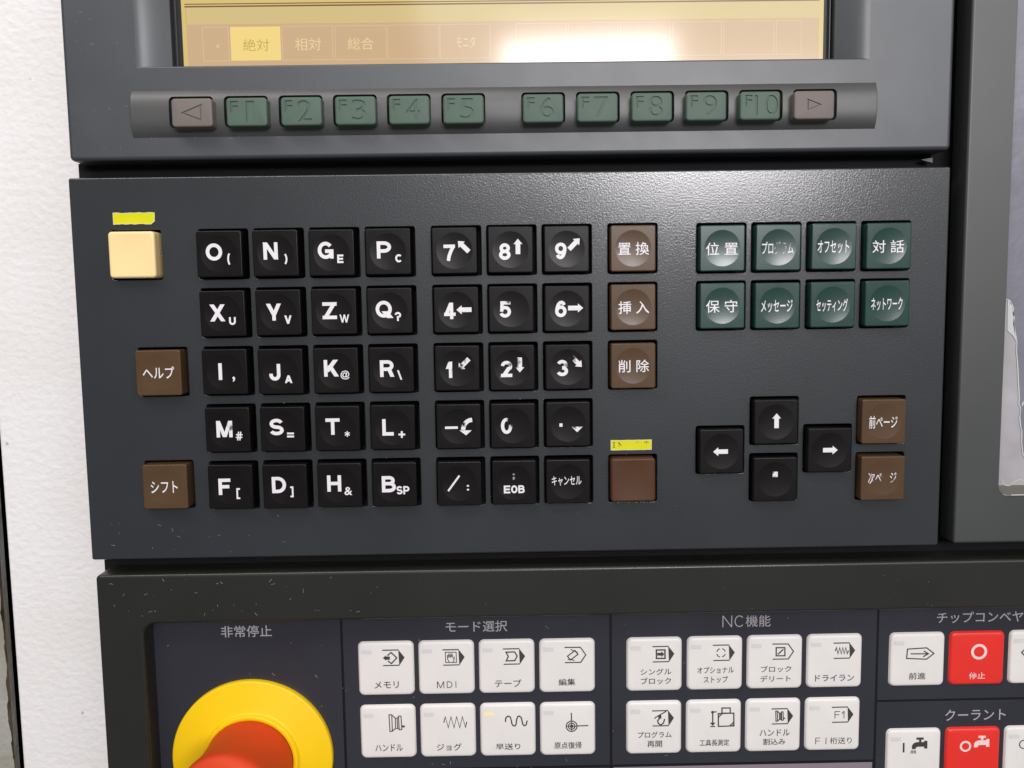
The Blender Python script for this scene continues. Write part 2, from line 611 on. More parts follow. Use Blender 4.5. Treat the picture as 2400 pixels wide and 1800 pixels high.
def text_solid(items, y0, y1, name):
    """closed prisms of glyphs or polygons for engraving"""
    b = bmesh.new()
    for it in items:
        if it[0] == "t":
            vs, fs = text_tris(it[1], it[6] if len(it) > 6 else 0.0, 4)
            vs = [(it[2] + x * it[4], it[3] + z * it[5]) for x, z in vs]
        else:
            vs = it[1]
            fs = [tuple(range(len(vs)))]
        bv = [b.verts.new((x * S, y0 * S, z * S)) for x, z in vs]
        for f in fs:
            try:
                b.faces.new([bv[k] for k in f])
            except ValueError:
                pass
    bmesh.ops.remove_doubles(b, verts=b.verts, dist=1e-7)
    r = bmesh.ops.extrude_face_region(b, geom=b.faces[:])
    vv = [g for g in r["geom"] if isinstance(g, bmesh.types.BMVert)]
    bmesh.ops.translate(b, vec=(0, (y1 - y0) * S, 0), verts=vv)
    bmesh.ops.recalc_face_normals(b, faces=b.faces)
    me = bpy.data.meshes.new(name)
    b.to_mesh(me)
    b.free()
    return me


def boolean(me, cut, name, material, smooth_deg=None):
    a = link("body", me)
    c = link("cutter", cut)
    md = a.modifiers.new("cut", "BOOLEAN")
    md.operation = "DIFFERENCE"
    md.solver = "EXACT"
    md.object = c
    dg = bpy.context.evaluated_depsgraph_get()
    dg.update()
    out = bpy.data.meshes.new_from_object(a.evaluated_get(dg))
    bpy.data.objects.remove(a)
    bpy.data.objects.remove(c)
    out.name = name
    out.materials.clear()
    out.materials.append(material)
    if smooth_deg:
        out.polygons.foreach_set("use_smooth", [True] * len(out.polygons))
        out.set_sharp_from_angle(angle=math.radians(smooth_deg))
    out.update()
    return out


prof = []
zc, hw, rise = (SZ0 + SZ1) / 2, (SZ1 - SZ0) / 2, 1.6
for k in range(25):
    s = -1 + 2 * k / 24
    prof.append((zc + hw * s, -0.01 - rise * (1 - abs(s) ** 3)))
b = bmesh.new()
rings = []
for x in (SX0, SX0 + 0.25, SX1 - 0.25, SX1):
    e = x in (SX0, SX1)
    r = [(x, (y + 0.25 if e else y), z) for z, y in prof] + [(x, 8.0, SZ1), (x, 8.0, SZ0)]
    rings.append([b.verts.new((p[0] * S, p[1] * S, p[2] * S)) for p in r])
for r0, r1 in zip(rings, rings[1:]):
    for i in range(len(r0)):
        b.faces.new((r0[i], r0[(i + 1) % len(r0)], r1[(i + 1) % len(r0)], r1[i]))
b.faces.new(rings[0])
b.faces.new(rings[-1])
bmesh.ops.recalc_face_normals(b, faces=b.faces)
bar = bpy.data.meshes.new("key_bar")
b.to_mesh(bar)
b.free()
cb = bmesh.new()
for x in FK:
    cx, cz = replane(x, 86.3, -3.5, -1.2)
    lp = rrect(cx - 7.0, cx + 7.0, cz - 4.95, cz + 4.95, 1.3, 4)
    r0 = [cb.verts.new((p[0] * S, -6 * S, p[1] * S)) for p in lp]
    r1 = [cb.verts.new((p[0] * S, 6 * S, p[1] * S)) for p in lp]
    for i in range(len(lp)):
        cb.faces.new((r0[i], r0[(i + 1) % len(lp)], r1[(i + 1) % len(lp)], r1[i]))
    cb.faces.new(r0)
    cb.faces.new(r1)
bmesh.ops.recalc_face_normals(cb, faces=cb.faces)
cut = bpy.data.meshes.new("cut")
cb.to_mesh(cut)
cb.free()
link("key_bar", boolean(bar, cut, "key_bar", M["bar"], 25), t)

KF = -5.4


def tri_groove(p, k=0.72):
    cx, cz = sum(a for a, _ in p) / 3, sum(b_ for _, b_ in p) / 3
    q = [(cx + (a - cx) * k, cz + (b_ - cz) * k) for a, b_ in p]
    return [("p", [p[i], p[(i + 1) % 3], q[(i + 1) % 3], q[i]]) for i in range(3)]


names = ["<", "1", "2", "3", "4", "5", "6", "7", "8", "9", "10", ">"]
for x, nm in zip(FK, names):
    kx, kz = replane(x, 86.3, -3.5, KF)
    W, H = 6.4, 4.4
    loops = [(rrect(-W - 0.25, W + 0.25, -H - 0.25, H + 0.25, 1.2, 4), 5.0), (rrect(-W, W, -H, H, 1.1, 4), KF + 0.8)]
    for ins, y in fillet(0.55, 4)[1:]:
        loops.append((rrect(-W + ins, W - ins, -H + ins, H - ins, max(1.1 - ins, 0.2), 4), KF + 0.25 + y * 0.999))
    body = solid(loops, "function_key")
    if nm == "<":
        items = tri_groove([(-3.6, -0.1), (3.2, 2.65), (3.3, -2.75)])
    elif nm == ">":
        items = tri_groove([(-2.3, 2.0), (2.4, 0.1), (-2.3, -1.7)])
    elif nm == "10":
        items = [("t", "F", -3.7, 1.6, 2.3, 3.4), ("t", "10", 1.9, 0.1, 7.4, 6.3)]
    else:
        w = 4.4 if nm != "1" else 2.6
        items = [("t", "F", -3.9, 1.6, 2.4, 3.5), ("t", nm, 1.1, 0.1, w, 6.5)]
    cutm = text_solid(items, KF - 0.6, KF + 0.62, "cut")
    me = boolean(body, cutm, "function_key", M["soft_brown" if nm in "<>" else "soft_green"], 32)
    k = link("function_key", me, t, (kx, 0, kz))
    tag(k, {"<": "taupe key with a left-pointing triangle", ">": "taupe key with a right-pointing triangle"}.get(nm, "green key engraved F%s" % nm))

# screen
SY = 8.0
mb = MB()
mb.box(-113.6, 102.6, SY, SY + 3, 99, 262)
mb.build("screen_surround", M["gasket"], t)
for x in (-111.9, 100.9):
    mb = MB()
    mb.box(x, x + 0.22, 6.4, SY - 0.01, 101.6, 262)
    mb.build("screen_seal", M["side"], t)


def sheet(name, x0, x1, z0, z1, y, material, parent):
    q = MB()
    q.fill([[(x0, z0), (x1, z0), (x1, z1), (x0, z1)]], y)
    return q.build(name, material, parent)


def pxrect(u0, u1, v0, v1, y):
    um, vm = (u0 + u1) / 2, (v0 + v1) / 2
    return at(u0, vm, y)[0], at(u1, vm, y)[0], at(um, v1, y)[1], at(um, v0, y)[1]


screen = sheet("screen", -110.4, 99.5, 99.2, 258, SY - 0.05, M["scr_base"], t)
y1, y2, y3 = SY - 0.10, SY - 0.15, SY - 0.20
zt = at(438, 58, SY)[1]
za, zb = at(438, 10, SY)[1], at(438, 15.8, SY)[1]
xl, xr = at(438, 80, SY)[0], at(1919, 80, SY)[0]
sheet("message_field", xl, xr, zt + 0.2, zb - 0.2, y1, M["scr_tan"], screen)
sheet("menu_bar", xl, xr, 99.2, zt, y1, M["scr_pink"], screen)
sheet("rule_line", xl - 0.3, xr, za - 0.22, za + 0.10, y2, M["scr_dark"], screen)
sheet("rule_line", xl - 0.3, xr, zb - 0.30, zb + 0.16, y2, M["scr_dark"], screen)
sheet("rule_line", xl - 0.1, xl + 0.08, zt, zb, y2, M["scr_olive"], screen)
zh0 = at(600, 142, SY)[1]
zh1 = zt - 0.9
sheet("menu_highlight", at(541, 100, SY)[0], at(658, 100, SY)[0], zh0, zh1, y2, M["scr_hot"], screen)
for a, bq in ((476, 536), (662, 780), (786, 905), (909, 1029), (1032, 1149), (1210, 1326), (1332, 1448), (1454, 1570), (1576, 1690), (1696, 1813), (1819, 1877)):
    x0, x1 = at(a, 100, SY)[0], at(bq, 100, SY)[0]
    fr = Ink(lambda x, z: y2)
    fr.line([(x0, zh0), (x0, zh1), (x1, zh1), (x1, zh0)], 0.22, True)
    fr.build("menu_box", M["scr_box"], screen)
for s, u0, u1, v0, v1, mk in (("<", 507, 515, 104, 114, "scr_text"), ("絶対", 570, 631, 92, 120, "scr_olive"), ("相対", 692, 753, 89, 119, "scr_text"),
                              ("総合", 815, 876, 88, 117, "scr_text"), ("モニタ", 1070, 1114, 86, 112, "scr_text"),
                              ("部品:0", 1345, 1436, 79, 103, "scr_text"), ("運転:0", 1470, 1560, 77, 101, "scr_text")):
    x0, x1, z0, z1 = pxrect(u0, u1, v0, v1, SY)
    ik = Ink(lambda x, z: y3)
    ik.text(s, (x0 + x1) / 2, (z0 + z1) / 2, x1 - x0, z1 - z0, 0.0)
    tag(ik.build("menu_text", M[mk], screen), "menu word " + s)

# ------------------------------------------------------------------ keyboard unit
t = thing("keyboard_unit", "grey keyboard plate with black, brown and green square keys under the monitor", "keyboard", (0, 0, 0))
P, Q = 18.0, 19.0325
X0, Z0 = -98.0, 42.0
KY = -3.2
DR, DD = 5.85, 0.27


def dish_y(x, z):
    r2 = (x * x + z * z) / (DR * DR)
    return KY + (DD * (1 - r2) if r2 < 1 else 0)


def key_mesh(name, material, dish=True):
    mb = MB()
    n = 6
    hx, hz, fr, cr = (7.18, 7.28, 0.36, 0.75) if dish else (7.32, 7.32, 0.75, 1.2)
    prev = mb.loop(rrect(-7.4, 7.4, -7.45, 7.45, 0.9, n), 5.5)
    l = mb.loop(rrect(-hx - 0.1, hx + 0.1, -hz - 0.1, hz + 0.1, cr, n), KY + fr)
    mb.bridge(prev, l)
    prev = None
    for ins, y in fillet(fr, 4):
        last = rrect(-hx - 0.1 + ins, hx + 0.1 - ins, -hz - 0.1 + ins, hz + 0.1 - ins, max(cr - ins, 0.25), n)
        l = mb.loop(last, KY + y)
        if prev:
            mb.bridge(prev, l)
        prev = l
    last = dense(last, 0.9)
    N = len(last)
    ang = [math.atan2(p[1], p[0]) for p in last]
    if dish:
        a = mb.loop(last, KY)
        c = mb.loop([(DR * math.cos(q), DR * math.sin(q)) for q in ang], KY)
        mb.bridge(a, c)
        prev = None
        for k in range(9):
            rr = DR * (1 - k / 9)
            l = mb.loop([(rr * math.cos(q), dish_y(rr * math.cos(q), rr * math.sin(q)), rr * math.sin(q)) for q in ang])
            if prev:
                mb.bridge(prev, l)
            prev = l
        ctr = mb.loop([(0, KY + DD, 0)])[0]
        for i in range(N):
            mb.face((prev[i], prev[(i + 1) % N], ctr))
    else:
        pil = lambda x, z: KY + 0.30 * max(0, 1 - (x / 6.8) ** 2) * max(0, 1 - (z / 6.8) ** 2)
        prev = None
        for k in range(10):
            s = 1 - k / 10
            l = mb.loop([(p[0] * s, pil(p[0] * s, p[1] * s), p[1] * s) for p in last])
            if prev:
                mb.bridge(prev, l)
            prev = l
        ctr = mb.loop([(0, pil(0, 0), 0)])[0]
        for i in range(N):
            mb.face((prev[i], prev[(i + 1) % N], ctr))
    return mb.mesh(name, material)


KM = {k: key_mesh("key", M["key_" + k], k not in ("cream", "russet")) for k in ("black", "brown", "green", "cream", "russet")}
surf = lambda x, z: dish_y(x, z) - 0.05
holes = []
INK = (0.80, 0.77, 0.79)


def arrow(ik, cx, cz, ang, length=4.9, wid=2.9, shaft=1.5, head=1.7):
    a = math.radians(ang)
    d, nn = Vector((math.cos(a), math.sin(a))), Vector((-math.sin(a), math.cos(a)))
    c = Vector((cx, cz))
    tip, base = c + d * length / 2, c - d * length / 2
    nk = tip - d * head
    ik.poly([tuple(q) for q in (base - nn * shaft / 2, nk - nn * shaft / 2, nk - nn * wid / 2, tip, nk + nn * wid / 2, nk + nn * shaft / 2, base + nn * shaft / 2)])


def key(x, z, kind, label, draw=None, spots=None, inkname="ink", jit=True):
    jx = random.uniform(-0.1, 0.1) if jit else 0
    jz = random.uniform(-0.12, 0.08) if jit else 0
    k = link("key", KM[kind], t, (x + jx, random.uniform(-0.12, 0.12), z + jz))
    k.rotation_euler = (random.uniform(-0.006, 0.006), random.uniform(-0.006, 0.006), random.uniform(-0.006, 0.006))
    tag(k, label)
    hx, hz = replane(x, z, KY, KY)
    holes.append((hx + 0.35 - 8.1, hx + 0.35 + 8.1, hz + 0.1 - 8.07, hz + 0.1 + 8.07))
    if draw:
        ik = Ink(surf)
        draw(ik)
        mt = M[inkname] if not spots else worn("worn_white_print", INK, spots)
        ik.build("legend", mt, k)
    return k


B = 0.026
# bold grotesque capitals and digits drawn as strokes in a unit box:
# L butt line, D slanted bar with level ends, P open path, A elliptic arc (cx, cy, rx, ry, from, to), F filled polygon
BOWL = lambda y0, y1, xr, xs: ["P", (0, y1), (xs, y1)] + [(xs + (xr - xs) * math.cos(math.radians(90 - 15 * k)), (y0 + y1) / 2 + (y1 - y0) / 2 * math.sin(math.radians(90 - 15 * k))) for k in range(1, 12)] + [(xs, y0), (0, y0)]
GL_ = {
    "O": [("A", .5, .5, .5, .5, 0, 360)], "0": [("A", .5, .5, .5, .5, 0, 360)],
    "N": [("L", 0, 0, 0, 1), ("L", 1, 0, 1, 1), ("D", 0, 1, 1, 0)],
    "G": [("A", .5, .5, .5, .5, 38, 335), ("L", 1, .02, 1, .4), ("L", .6, .44, 1.0, .44)],
    "P": [("L", 0, 0, 0, 1), BOWL(.42, 1, 1, .5)],
    "X": [("D", 0, 0, 1, 1), ("D", 0, 1, 1, 0)], "Y": [("D", 0, 1, .5, .42), ("D", 1, 1, .5, .42), ("L", .5, 0, .5, .4)],
    "Z": [("L", 0, 1, 1, 1), ("L", 0, 0, 1, 0), ("D", 1, 1, 0, 0)],
    "Q": [("A", .5, .52, .5, .48, 0, 360), ("D", .58, .24, 1.0, 0)], "I": [("L", .5, 0, .5, 1)],
    "J": [["P", (1, 1.09), (1, .3)] + [(.5 + .5 * math.cos(math.radians(-15 * k)), .3 + .3 * math.sin(math.radians(-15 * k))) for k in range(1, 13)] + [(0, .38)]],
    "K": [("L", 0, 0, 0, 1), ("D", .95, 1, .05, .34), ("D", 1, 0, .36, .58)],
    "R": [("L", 0, 0, 0, 1), BOWL(.45, 1, .95, .55), ("D", .98, 0, .62, .45)],
    "M": [("L", 0, 0, 0, 1), ("L", 1, 0, 1, 1), ("D", .02, 1, .5, .02), ("D", .98, 1, .5, .02)],
    "S": [("A", .5, .745, .47, .255, 18, 270), ("A", .5, .245, .5, .245, 90, -162)],
    "T": [("L", 0, 1, 1, 1), ("L", .5, 0, .5, 1)], "L": [("L", 0, 0, 0, 1), ("L", 0, 0, 1, 0)],
    "F": [("L", 0, 0, 0, 1), ("L", 0, 1, 1, 1), ("L", 0, .5, .85, .5)],
    "E": [("L", 0, 0, 0, 1), ("L", 0, 1, 1, 1), ("L", 0, .5, .9, .5), ("L", 0, 0, 1, 0)],
    "D": [("L", 0, 0, 0, 1), BOWL(0, 1, 1, .4)], "H": [("L", 0, 0, 0, 1), ("L", 1, 0, 1, 1), ("L", 0, .5, 1, .5)],
    "B": [("L", 0, 0, 0, 1), BOWL(.54, 1, .9, .55), BOWL(0, .54, 1, .55)],
    "C": [("A", .5, .5, .5, .5, 42, 318)],
    "U": [["P", (0, 1.1), (0, .4)] + [(.5 - .5 * math.cos(math.radians(15 * k)), .4 - .4 * math.sin(math.radians(15 * k))) for k in range(1, 12)] + [(1, .4), (1, 1.1)]],
    "V": [("D", 0, 1, .5, 0), ("D", 1, 1, .5, 0)],
    "W": [("D", 0, 1, .26, 0), ("D", .5, 1, .26, 0), ("D", .5, 1, .74, 0), ("D", 1, 1, .74, 0)],
    "A": [("D", 0, 0, .5, 1), ("D", 1, 0, .5, 1), ("L", .25, .28, .75, .28)],
    "?": [("A", .5, .7, .5, .3, 172, -60), ("L", .5, .28, .5, .42), ("F", .3, -.1, .7, .1)],
    "#": [("D", .2, 0, .42, 1), ("D", .6, 0, .82, 1), ("L", .05, .68, 1, .68), ("L", 0, .32, .95, .32)],
    "=": [("L", 0, 0, 1, 0), ("L", 0, 1, 1, 1)], "+": [("L", 0, .5, 1, .5), ("L", .5, 0, .5, 1)], "-": [("L", 0, .5, 1, .5)],
    "*": [("L", .5, 0, .5, 1), ("L", .08, .25, .92, .75), ("L", .08, .75, .92, .25)],
    "[": [("L", 0, 0, 0, 1), ("L", 0, 1, 1, 1), ("L", 0, 0, 1, 0)], "]": [("L", 1, 0, 1, 1), ("L", 0, 1, 1, 1), ("L", 0, 0, 1, 0)],
    "(": [("A", 1.5, .5, 1.5, .62, 125, 235)], ")": [("A", -.5, .5, 1.5, .62, 55, -55)],
    "\\": [("D", 0, 1, 1, 0)], "1": [("L", .75, 0, .75, 1), ("D", .75, 1, 0, .7)],
    "2": [("A", .5, .7, .5, .3, 172, -38), ("D", .9, .52, .02, 0), ("L", 0, 0, 1, 0)],
    "3": [("A", .48, .75, .46, .25, 160, -90), ("A", .48, .26, .52, .26, 90, -160)],
    "4": [("D", .68, 1, 0, .28), ("L", 0, .24, 1, .24), ("L", .72, 0, .72, 1)],
    "5": [("L", .12, 1, .95, 1), ("D", .14, 1, .06, .46), ("A", .47, .32, .53, .32, 140, -158)],
    "6": [("A", .5, .32, .5, .32, 0, 360), ["P", (.92, .8), (.8, .94), (.62, 1), (.42, .98), (.22, .86), (.08, .66), (0, .4), (0, .32)]],
    "9": [("A", .5, .68, .5, .32, 0, 360), ["P", (.08, .2), (.2, .06), (.38, 0), (.58, .02), (.78, .14), (.92, .34), (1, .6), (1, .68)]],
    "7": [("L", 0, 1, 1, 1), ["P", (1, 1), (.68, .62), (.45, .25), (.36, -.1)]],
    "8": [("A", .5, .76, .43, .24, 0, 360), ("A", .5, .26, .5, .26, 0, 360)],
}


def glyph(ik, ch, cx, cz, w, h, sw):
    """one glyph whose outer box is w by h round cx, cz, drawn with strokes sw wide"""
    iw, ih = max(w - sw, .01), h - sw
    X = lambda a: cx + (a - .5) * iw
    Z = lambda bb: cz + (bb - .5) * ih
    base = ik.surf
    for n_, st in enumerate(GL_[ch]):
        ik.surf = lambda x, z, o=0.004 * n_: base(x, z) - o
        if st[0] == "L":
            p, q = Vector((X(st[1]), Z(st[2]))), Vector((X(st[3]), Z(st[4])))
            d = (q - p).normalized() * sw / 2
            if ch == "*":
                d *= 0
            ik.line([tuple(p - d), tuple(q + d)], sw)
        elif st[0] == "D":
            p, q = Vector((X(st[1]), Z(st[2]))), Vector((X(st[3]), Z(st[4])))
            if p.y < q.y:
                p, q = q, p
            sl = (p.x - q.x) / max(p.y - q.y, 1e-6)
            e = sw / 2
            hwid = sw * 0.5 * math.sqrt(1 + sl * sl) * 0.98
            tx, bx = p.x, q.x
            ik.poly([(bx - hwid, q.y - e), (bx + hwid, q.y - e), (tx + hwid, p.y + e), (tx - hwid, p.y + e)])
        elif st[0] == "P":
            ik.line([(X(a), Z(bb)) for a, bb in st[1:]], sw)
        elif st[0] == "F":
            ik.poly([(X(st[1]), Z(0) - sw / 2), (X(st[3]), Z(0) - sw / 2), (X(st[3]), Z(0) + sw / 2), (X(st[1]), Z(0) + sw / 2)])
        else:
            _, ax, ay, rx, ry, a0, a1 = st
            full = abs(a1 - a0) >= 360
            k = max(8, int(abs(a1 - a0) / 11))
            ps = [(X(ax + rx * math.cos(math.radians(a0 + (a1 - a0) * i / k))), Z(ay + ry * math.sin(math.radians(a0 + (a1 - a0) * i / k)))) for i in range(k if full else k + 1)]
            ik.line(ps, sw, full)
    ik.surf = base


def word(ik, s, cx, cz, w, h, sw, gap=0.12):
    """a row of stroke glyphs filling the box w by h"""
    rel = [{"I": .28, "M": 1.15, "W": 1.3, "1": .6}.get(c, .9) for c in s]
    g = gap * w / len(s)
    u = (w - g * (len(s) - 1)) / sum(rel)
    x = cx - w / 2
    for c, r_ in zip(s, rel):
        glyph(ik, c, x + r_ * u / 2, cz, r_ * u if c != "I" else sw + .02, h, sw)
        x += r_ * u + g


WID = {"I": 1.15, "M": 5.2, "W": 2.9, "Q": 5.2, "O": 5.2, "G": 5.0, "J": 3.6, "L": 3.7, "F": 3.9}
LET = [  # letter, main dx dz, sub, sub dx dz w h
    [("O", -1.7, .65, "(", 3.1, -1.65, 1.25, 4.0), ("N", -1.55, .7, ")", 3.1, -1.95, 1.3, 3.6), ("G", -1.9, .75, "E", 2.75, -2.0, 2.0, 2.7), ("P", -1.3, .55, "C", 3.4, -2.2, 2.3, 2.6)],
    [("X", -1.7, .25, "U", 3.0, -2.4, 2.2, 2.6), ("Y", -1.5, .15, "V", 3.0, -2.35, 2.3, 2.7), ("Z", -1.4, .3, "W", 3.3, -2.3, 3.1, 2.6), ("Q", -1.9, .45, "?", 2.6, -1.9, 2.1, 2.9)],
    [("I", -1.5, .1, ",", 2.8, -2.45, .85, 1.7), ("J", -1.9, -.15, "A", 2.5, -2.55, 2.4, 2.5), ("K", -1.6, .8, "@", 2.9, -1.5, 3.0, 2.9), ("R", -1.4, .4, "\\", 2.65, -1.75, 1.6, 3.1)],
    [("M", -1.1, .25, "#", 3.65, -2.1, 2.2, 2.85), ("S", -2.0, .75, "=", 2.5, -1.95, 2.3, 1.6), ("T", -1.6, .6, "*", 3.1, -1.9, 2.2, 2.2), ("L", -1.6, 0, "+", 2.9, -2.4, 2.2, 2.2)],
    [("F", -2.0, .1, "[", 2.4, -2.25, 1.2, 3.6), ("D", -2.0, .55, "]", 2.15, -1.85, 1.05, 3.6), ("H", -1.8, .6, "&", 2.8, -2.0, 2.6, 2.7), ("B", -1.9, .1, "SP", 2.7, -2.0, 4.3, 2.75)],
]
for r, rowk in enumerate(LET):
    for c, (a, dx, dz, s, sx, sz, sw, sh) in enumerate(rowk):
        def draw(ik, a=a, dx=dx, dz=dz, s=s, sx=sx, sz=sz, sw=sw, sh=sh):
            glyph(ik, a, dx, dz, WID.get(a, 4.6), 5.45 if a not in "QJ" else 5.6, 1.13)
            if len(s) > 1:
                word(ik, s, sx, sz, sw, sh, .56)
            elif s in GL_:
                glyph(ik, s, sx, sz, sw, sh, .54 if s in "()[]\\" else .60 if s not in "#W*" else .42 if s != "*" else .34)
            else:
                ik.text(s, sx, sz, sw, sh, 0.012)
        key(X0 + c * P, Z0 - r * Q, "black", "black key printed %s with small %s" % (a, s), draw,
            [(-1.0, 2.3, 1.0), (0.9, 0.6, 0.6)] if a == "M" else None)

GD = X0 + 75.51


def num(ch, dx, dz, w=3.7):
    return lambda ik: glyph(ik, ch, dx, dz, w, 5.3, 1.08)


def combo(*fs):
    def d(ik):
        for f in fs:
            f(ik)
    return d


def arr(cx, cz, ang, **k):
    return lambda ik: arrow(ik, cx, cz, ang, **k)


def curved(ik):
    # bent arrow coming from the upper right and pointing down
    pts = []
    for k in range(9):
        a = math.radians(90 + 90 * k / 8)
        pts.append((4.45 + 3.0 * math.cos(a), -1.2 + 3.3 * math.sin(a)))
    ik.line(pts, 1.4)
    ik.poly([(0.25, -1.35), (2.35, -3.0), (4.25, -1.35)])


DIG = [
    [("7", combo(num("7", -1.65, -.7), arr(2.9, 1.3, 135)), None, "7 and an up-left arrow"), ("8", combo(num("8", -1.85, -.6), arr(2.4, 1.0, 90)), None, "8 and an up arrow"), ("9", combo(num("9", -1.9, -.6), arr(2.5, 1.6, 45)), None, "9 and an up-right arrow")],
    [("4", combo(num("4", -2.1, -.3), arr(2.5, 0, 180)), None, "4 and a left arrow"), ("5", num("5", -1.95, -.1), [(-0.9, 2.9, 0.9)], "5 alone, its top slightly worn"), ("6", combo(num("6", -2.0, -.1), arr(2.8, .15, 0)), None, "6 and a right arrow")],
    [("1", combo(num("1", -2.5, -.5, 2.3), arr(2.1, 1.3, 225)), [(0.1, -0.9, 1.7), (-3.2, 2.5, 0.75), (1.3, 0.9, 0.35), (2.6, 2.6, 0.3)], "1 and a half-worn arrow"), ("2", combo(num("2", -1.95, -.4), arr(2.4, .85, 270)), [(1.2, 1.9, 1.0), (1.0, 0.4, 0.7), (-0.7, 1.0, 0.35)], "2 and a chipped down arrow"), ("3", combo(num("3", -1.75, -.3), arr(2.9, 1.7, 315)), [(1.2, 2.9, 1.3), (-0.1, 0.5, 0.6)], "3 and a worn down-right arrow")],
    [("-", combo(lambda ik: ik.poly([(-4.5, -.8), (-.3, -.8), (-.3, 0), (-4.5, 0)]), curved), [(1.6, 0.6, 0.55)], "a minus and a bent arrow"), ("0", num("0", -2.1, -.05), [(-0.6, 1.6, 1.6), (-0.2, 0.2, 0.8), (-1.6, -0.6, .5)], "a mostly worn away 0"), (".", combo(lambda ik: ik.poly([(-2.85, -.8), (-1.85, -.8), (-1.85, .3), (-2.85, .3)]), lambda ik: ik.poly([(1.1, -.9), (4.8, -.9), (2.95, -2.7)])), [(1.6, -0.2, 1.1), (4.0, -0.3, 0.7)], "a dot and a faint triangle")],
    [("/", combo(lambda ik: ik.line([(-3.8, -2.45), (0, 2.65)], .62), lambda ik: ik.text(":", 2.75, -1.45, .8, 1.9, B)), None, "a slash and a colon"), ("EOB", lambda ik: word(ik, "EOB", 0, -2.3, 6.9, 2.6, .56), None, "EOB under a faded semicolon"), ("キャンセル", lambda ik: ik.text("キャンセル", -.5, .25, 9.8, 3.2, .008), None, "キャンセル")],
]
for r, rowk in enumerate(DIG):
    for c, (nm, dr, spots, lab) in enumerate(rowk):
        k = key(GD + c * P, Z0 - r * Q, "black", "black key printed " + lab, dr, spots, "ink")
        if nm == "EOB":
            ik = Ink(surf)
            ik.text(";", -.1, 1.9, .75, 2.2, B)
            ik.build("legend", M["ink_dim"], k)

GE = X0 + 132.98
for r, s in ((0, "置 換"), (1, "挿 入"), (2, "削 除")):
    key(GE, Z0 - r * Q, "brown", "brown key printed " + s.replace(" ", ""), lambda ik, s=s: ik.text(s, .15, -.1, 10.0, 4.1, .006))
key(GE, Z0 - 4 * Q + .0, "russet", "plain russet key under the printed yellow tape")
key(-126.1, Z0 + .1, "cream", "blank cream key under the blank yellow tape")
key(-119.5, 3.97, "brown", "brown key printed ヘルプ", lambda ik: ik.text("ヘルプ", 0, .1, 10.2, 3.9, .008))
key(-119.4, -33.6, "brown", "brown key printed シフト", lambda ik: ik.text("シフト", -.3, -.1, 8.8, 3.9, .008))
GG = X0 + 162.03
GR = [["位 置", "プログラム", "オフセット", "対 話"], ["保 守", "メッセージ", "セッティング", "ネットワーク"]]
for r in range(2):
    for c in range(4):
        s = GR[r][c]
        key(GG + c * P, Z0 - r * Q - (.3 if r == 0 else 0), "green", "green key printed %s%s" % (s.replace(" ", ""), ", partly worn" if s == "プログラム" else ""),
            lambda ik, s=s: ik.text(s, -.2, -.2, 10.3, 4.1, .004 if " " in s else .008),
            [(0.6, -0.3, 1.9), (3.2, 1.0, 1.0)] if s == "プログラム" else None)
AX, AZ = X0 + 162.18, Z0 - 66.96
key(AX, AZ, "black", "black cursor key with a left arrow", arr(-.3, -.1, 180))
key(AX + 2 * P, AZ, "black", "black cursor key with a right arrow", arr(.25, 0, 0))
key(AX + P, AZ + Q / 2, "black", "black cursor key with an up arrow", arr(.2, .35, 90))
key(AX + P, AZ - Q / 2, "black", "black cursor key with only a scrap of its down arrow left", lambda ik: ik.poly([(-.85, .75), (.85, .75), (.85, 2.55), (-.85, 2.55)]), [(0, 0.3, 0.55), (-0.9, 2.6, .45)])
PX, PZ = X0 + 215.97, Z0 - 57.67
key(PX, PZ, "brown", "brown key printed 前ページ", lambda ik: ik.text("前ページ", -.2, -.2, 9.4, 4.2, .006))
key(PX, PZ - Q, "brown", "brown key with a badly worn 次ページ", lambda ik: ik.text("次ページ", -.2, .1, 9.4, 4.0, .006), [(0.9, -0.3, 1.6), (-2.2, -1.2, 1.1), (4.0, -1.4, 1.1), (-3.6, 1.9, .7), (-1.2, -1.9, 1.3)])
plate(-146.5, 139.0, -58.9, 67.0, 0.8, 0.55, 9.0, holes, 0.7, 0.2, 5.2).build("plate", M["plate"], t)
mb = MB()
mb.box(-140, 133, 5.2, 7, -50, 58)
mb.build("key_well_backing", M["black"], t)

# ------------------------------------------------------------------ yellow tape labels on the keyboard plate
TY = -0.16


def tape(label, pts, loc):
    th = thing("tape_label", label, "tape label", loc)
    m1 = MB()
    m1.fill([pts], TY)
    a = m1.loop(pts, TY)
    bq = m1.loop(pts, -0.004)
    m1.bridge(a, bq)
    m1.build("tape", M["tape"], th)
    cx = sum(p[0] for p in pts) / len(pts)
    cz = sum(p[1] for p in pts) / len(pts)
    m2 = MB()
    ring = [(p[0], p[1]) for p in pts]
    inn = [(cx + (p[0] - cx) * 0.975, cz + (p[1] - cz) * 0.90) for p in pts]
    a, bq = m2.loop(ring, TY - .012), m2.loop(inn, TY - .012)
    m2.bridge(a, bq)
    m2.build("tape_edge", M["tape_edge"], th)
    return th


def ragged(x0, x1, z0, z1, amp, cuts=()):
    p = []
    n = 14
    for k in range(n + 1):
        p.append((x0 + (x1 - x0) * k / n, z0 + random.uniform(-amp, amp)))
    for k in range(n + 1):
        p.append((x1 - (x1 - x0) * k / n, z1 + random.uniform(-amp, amp)))
    return p


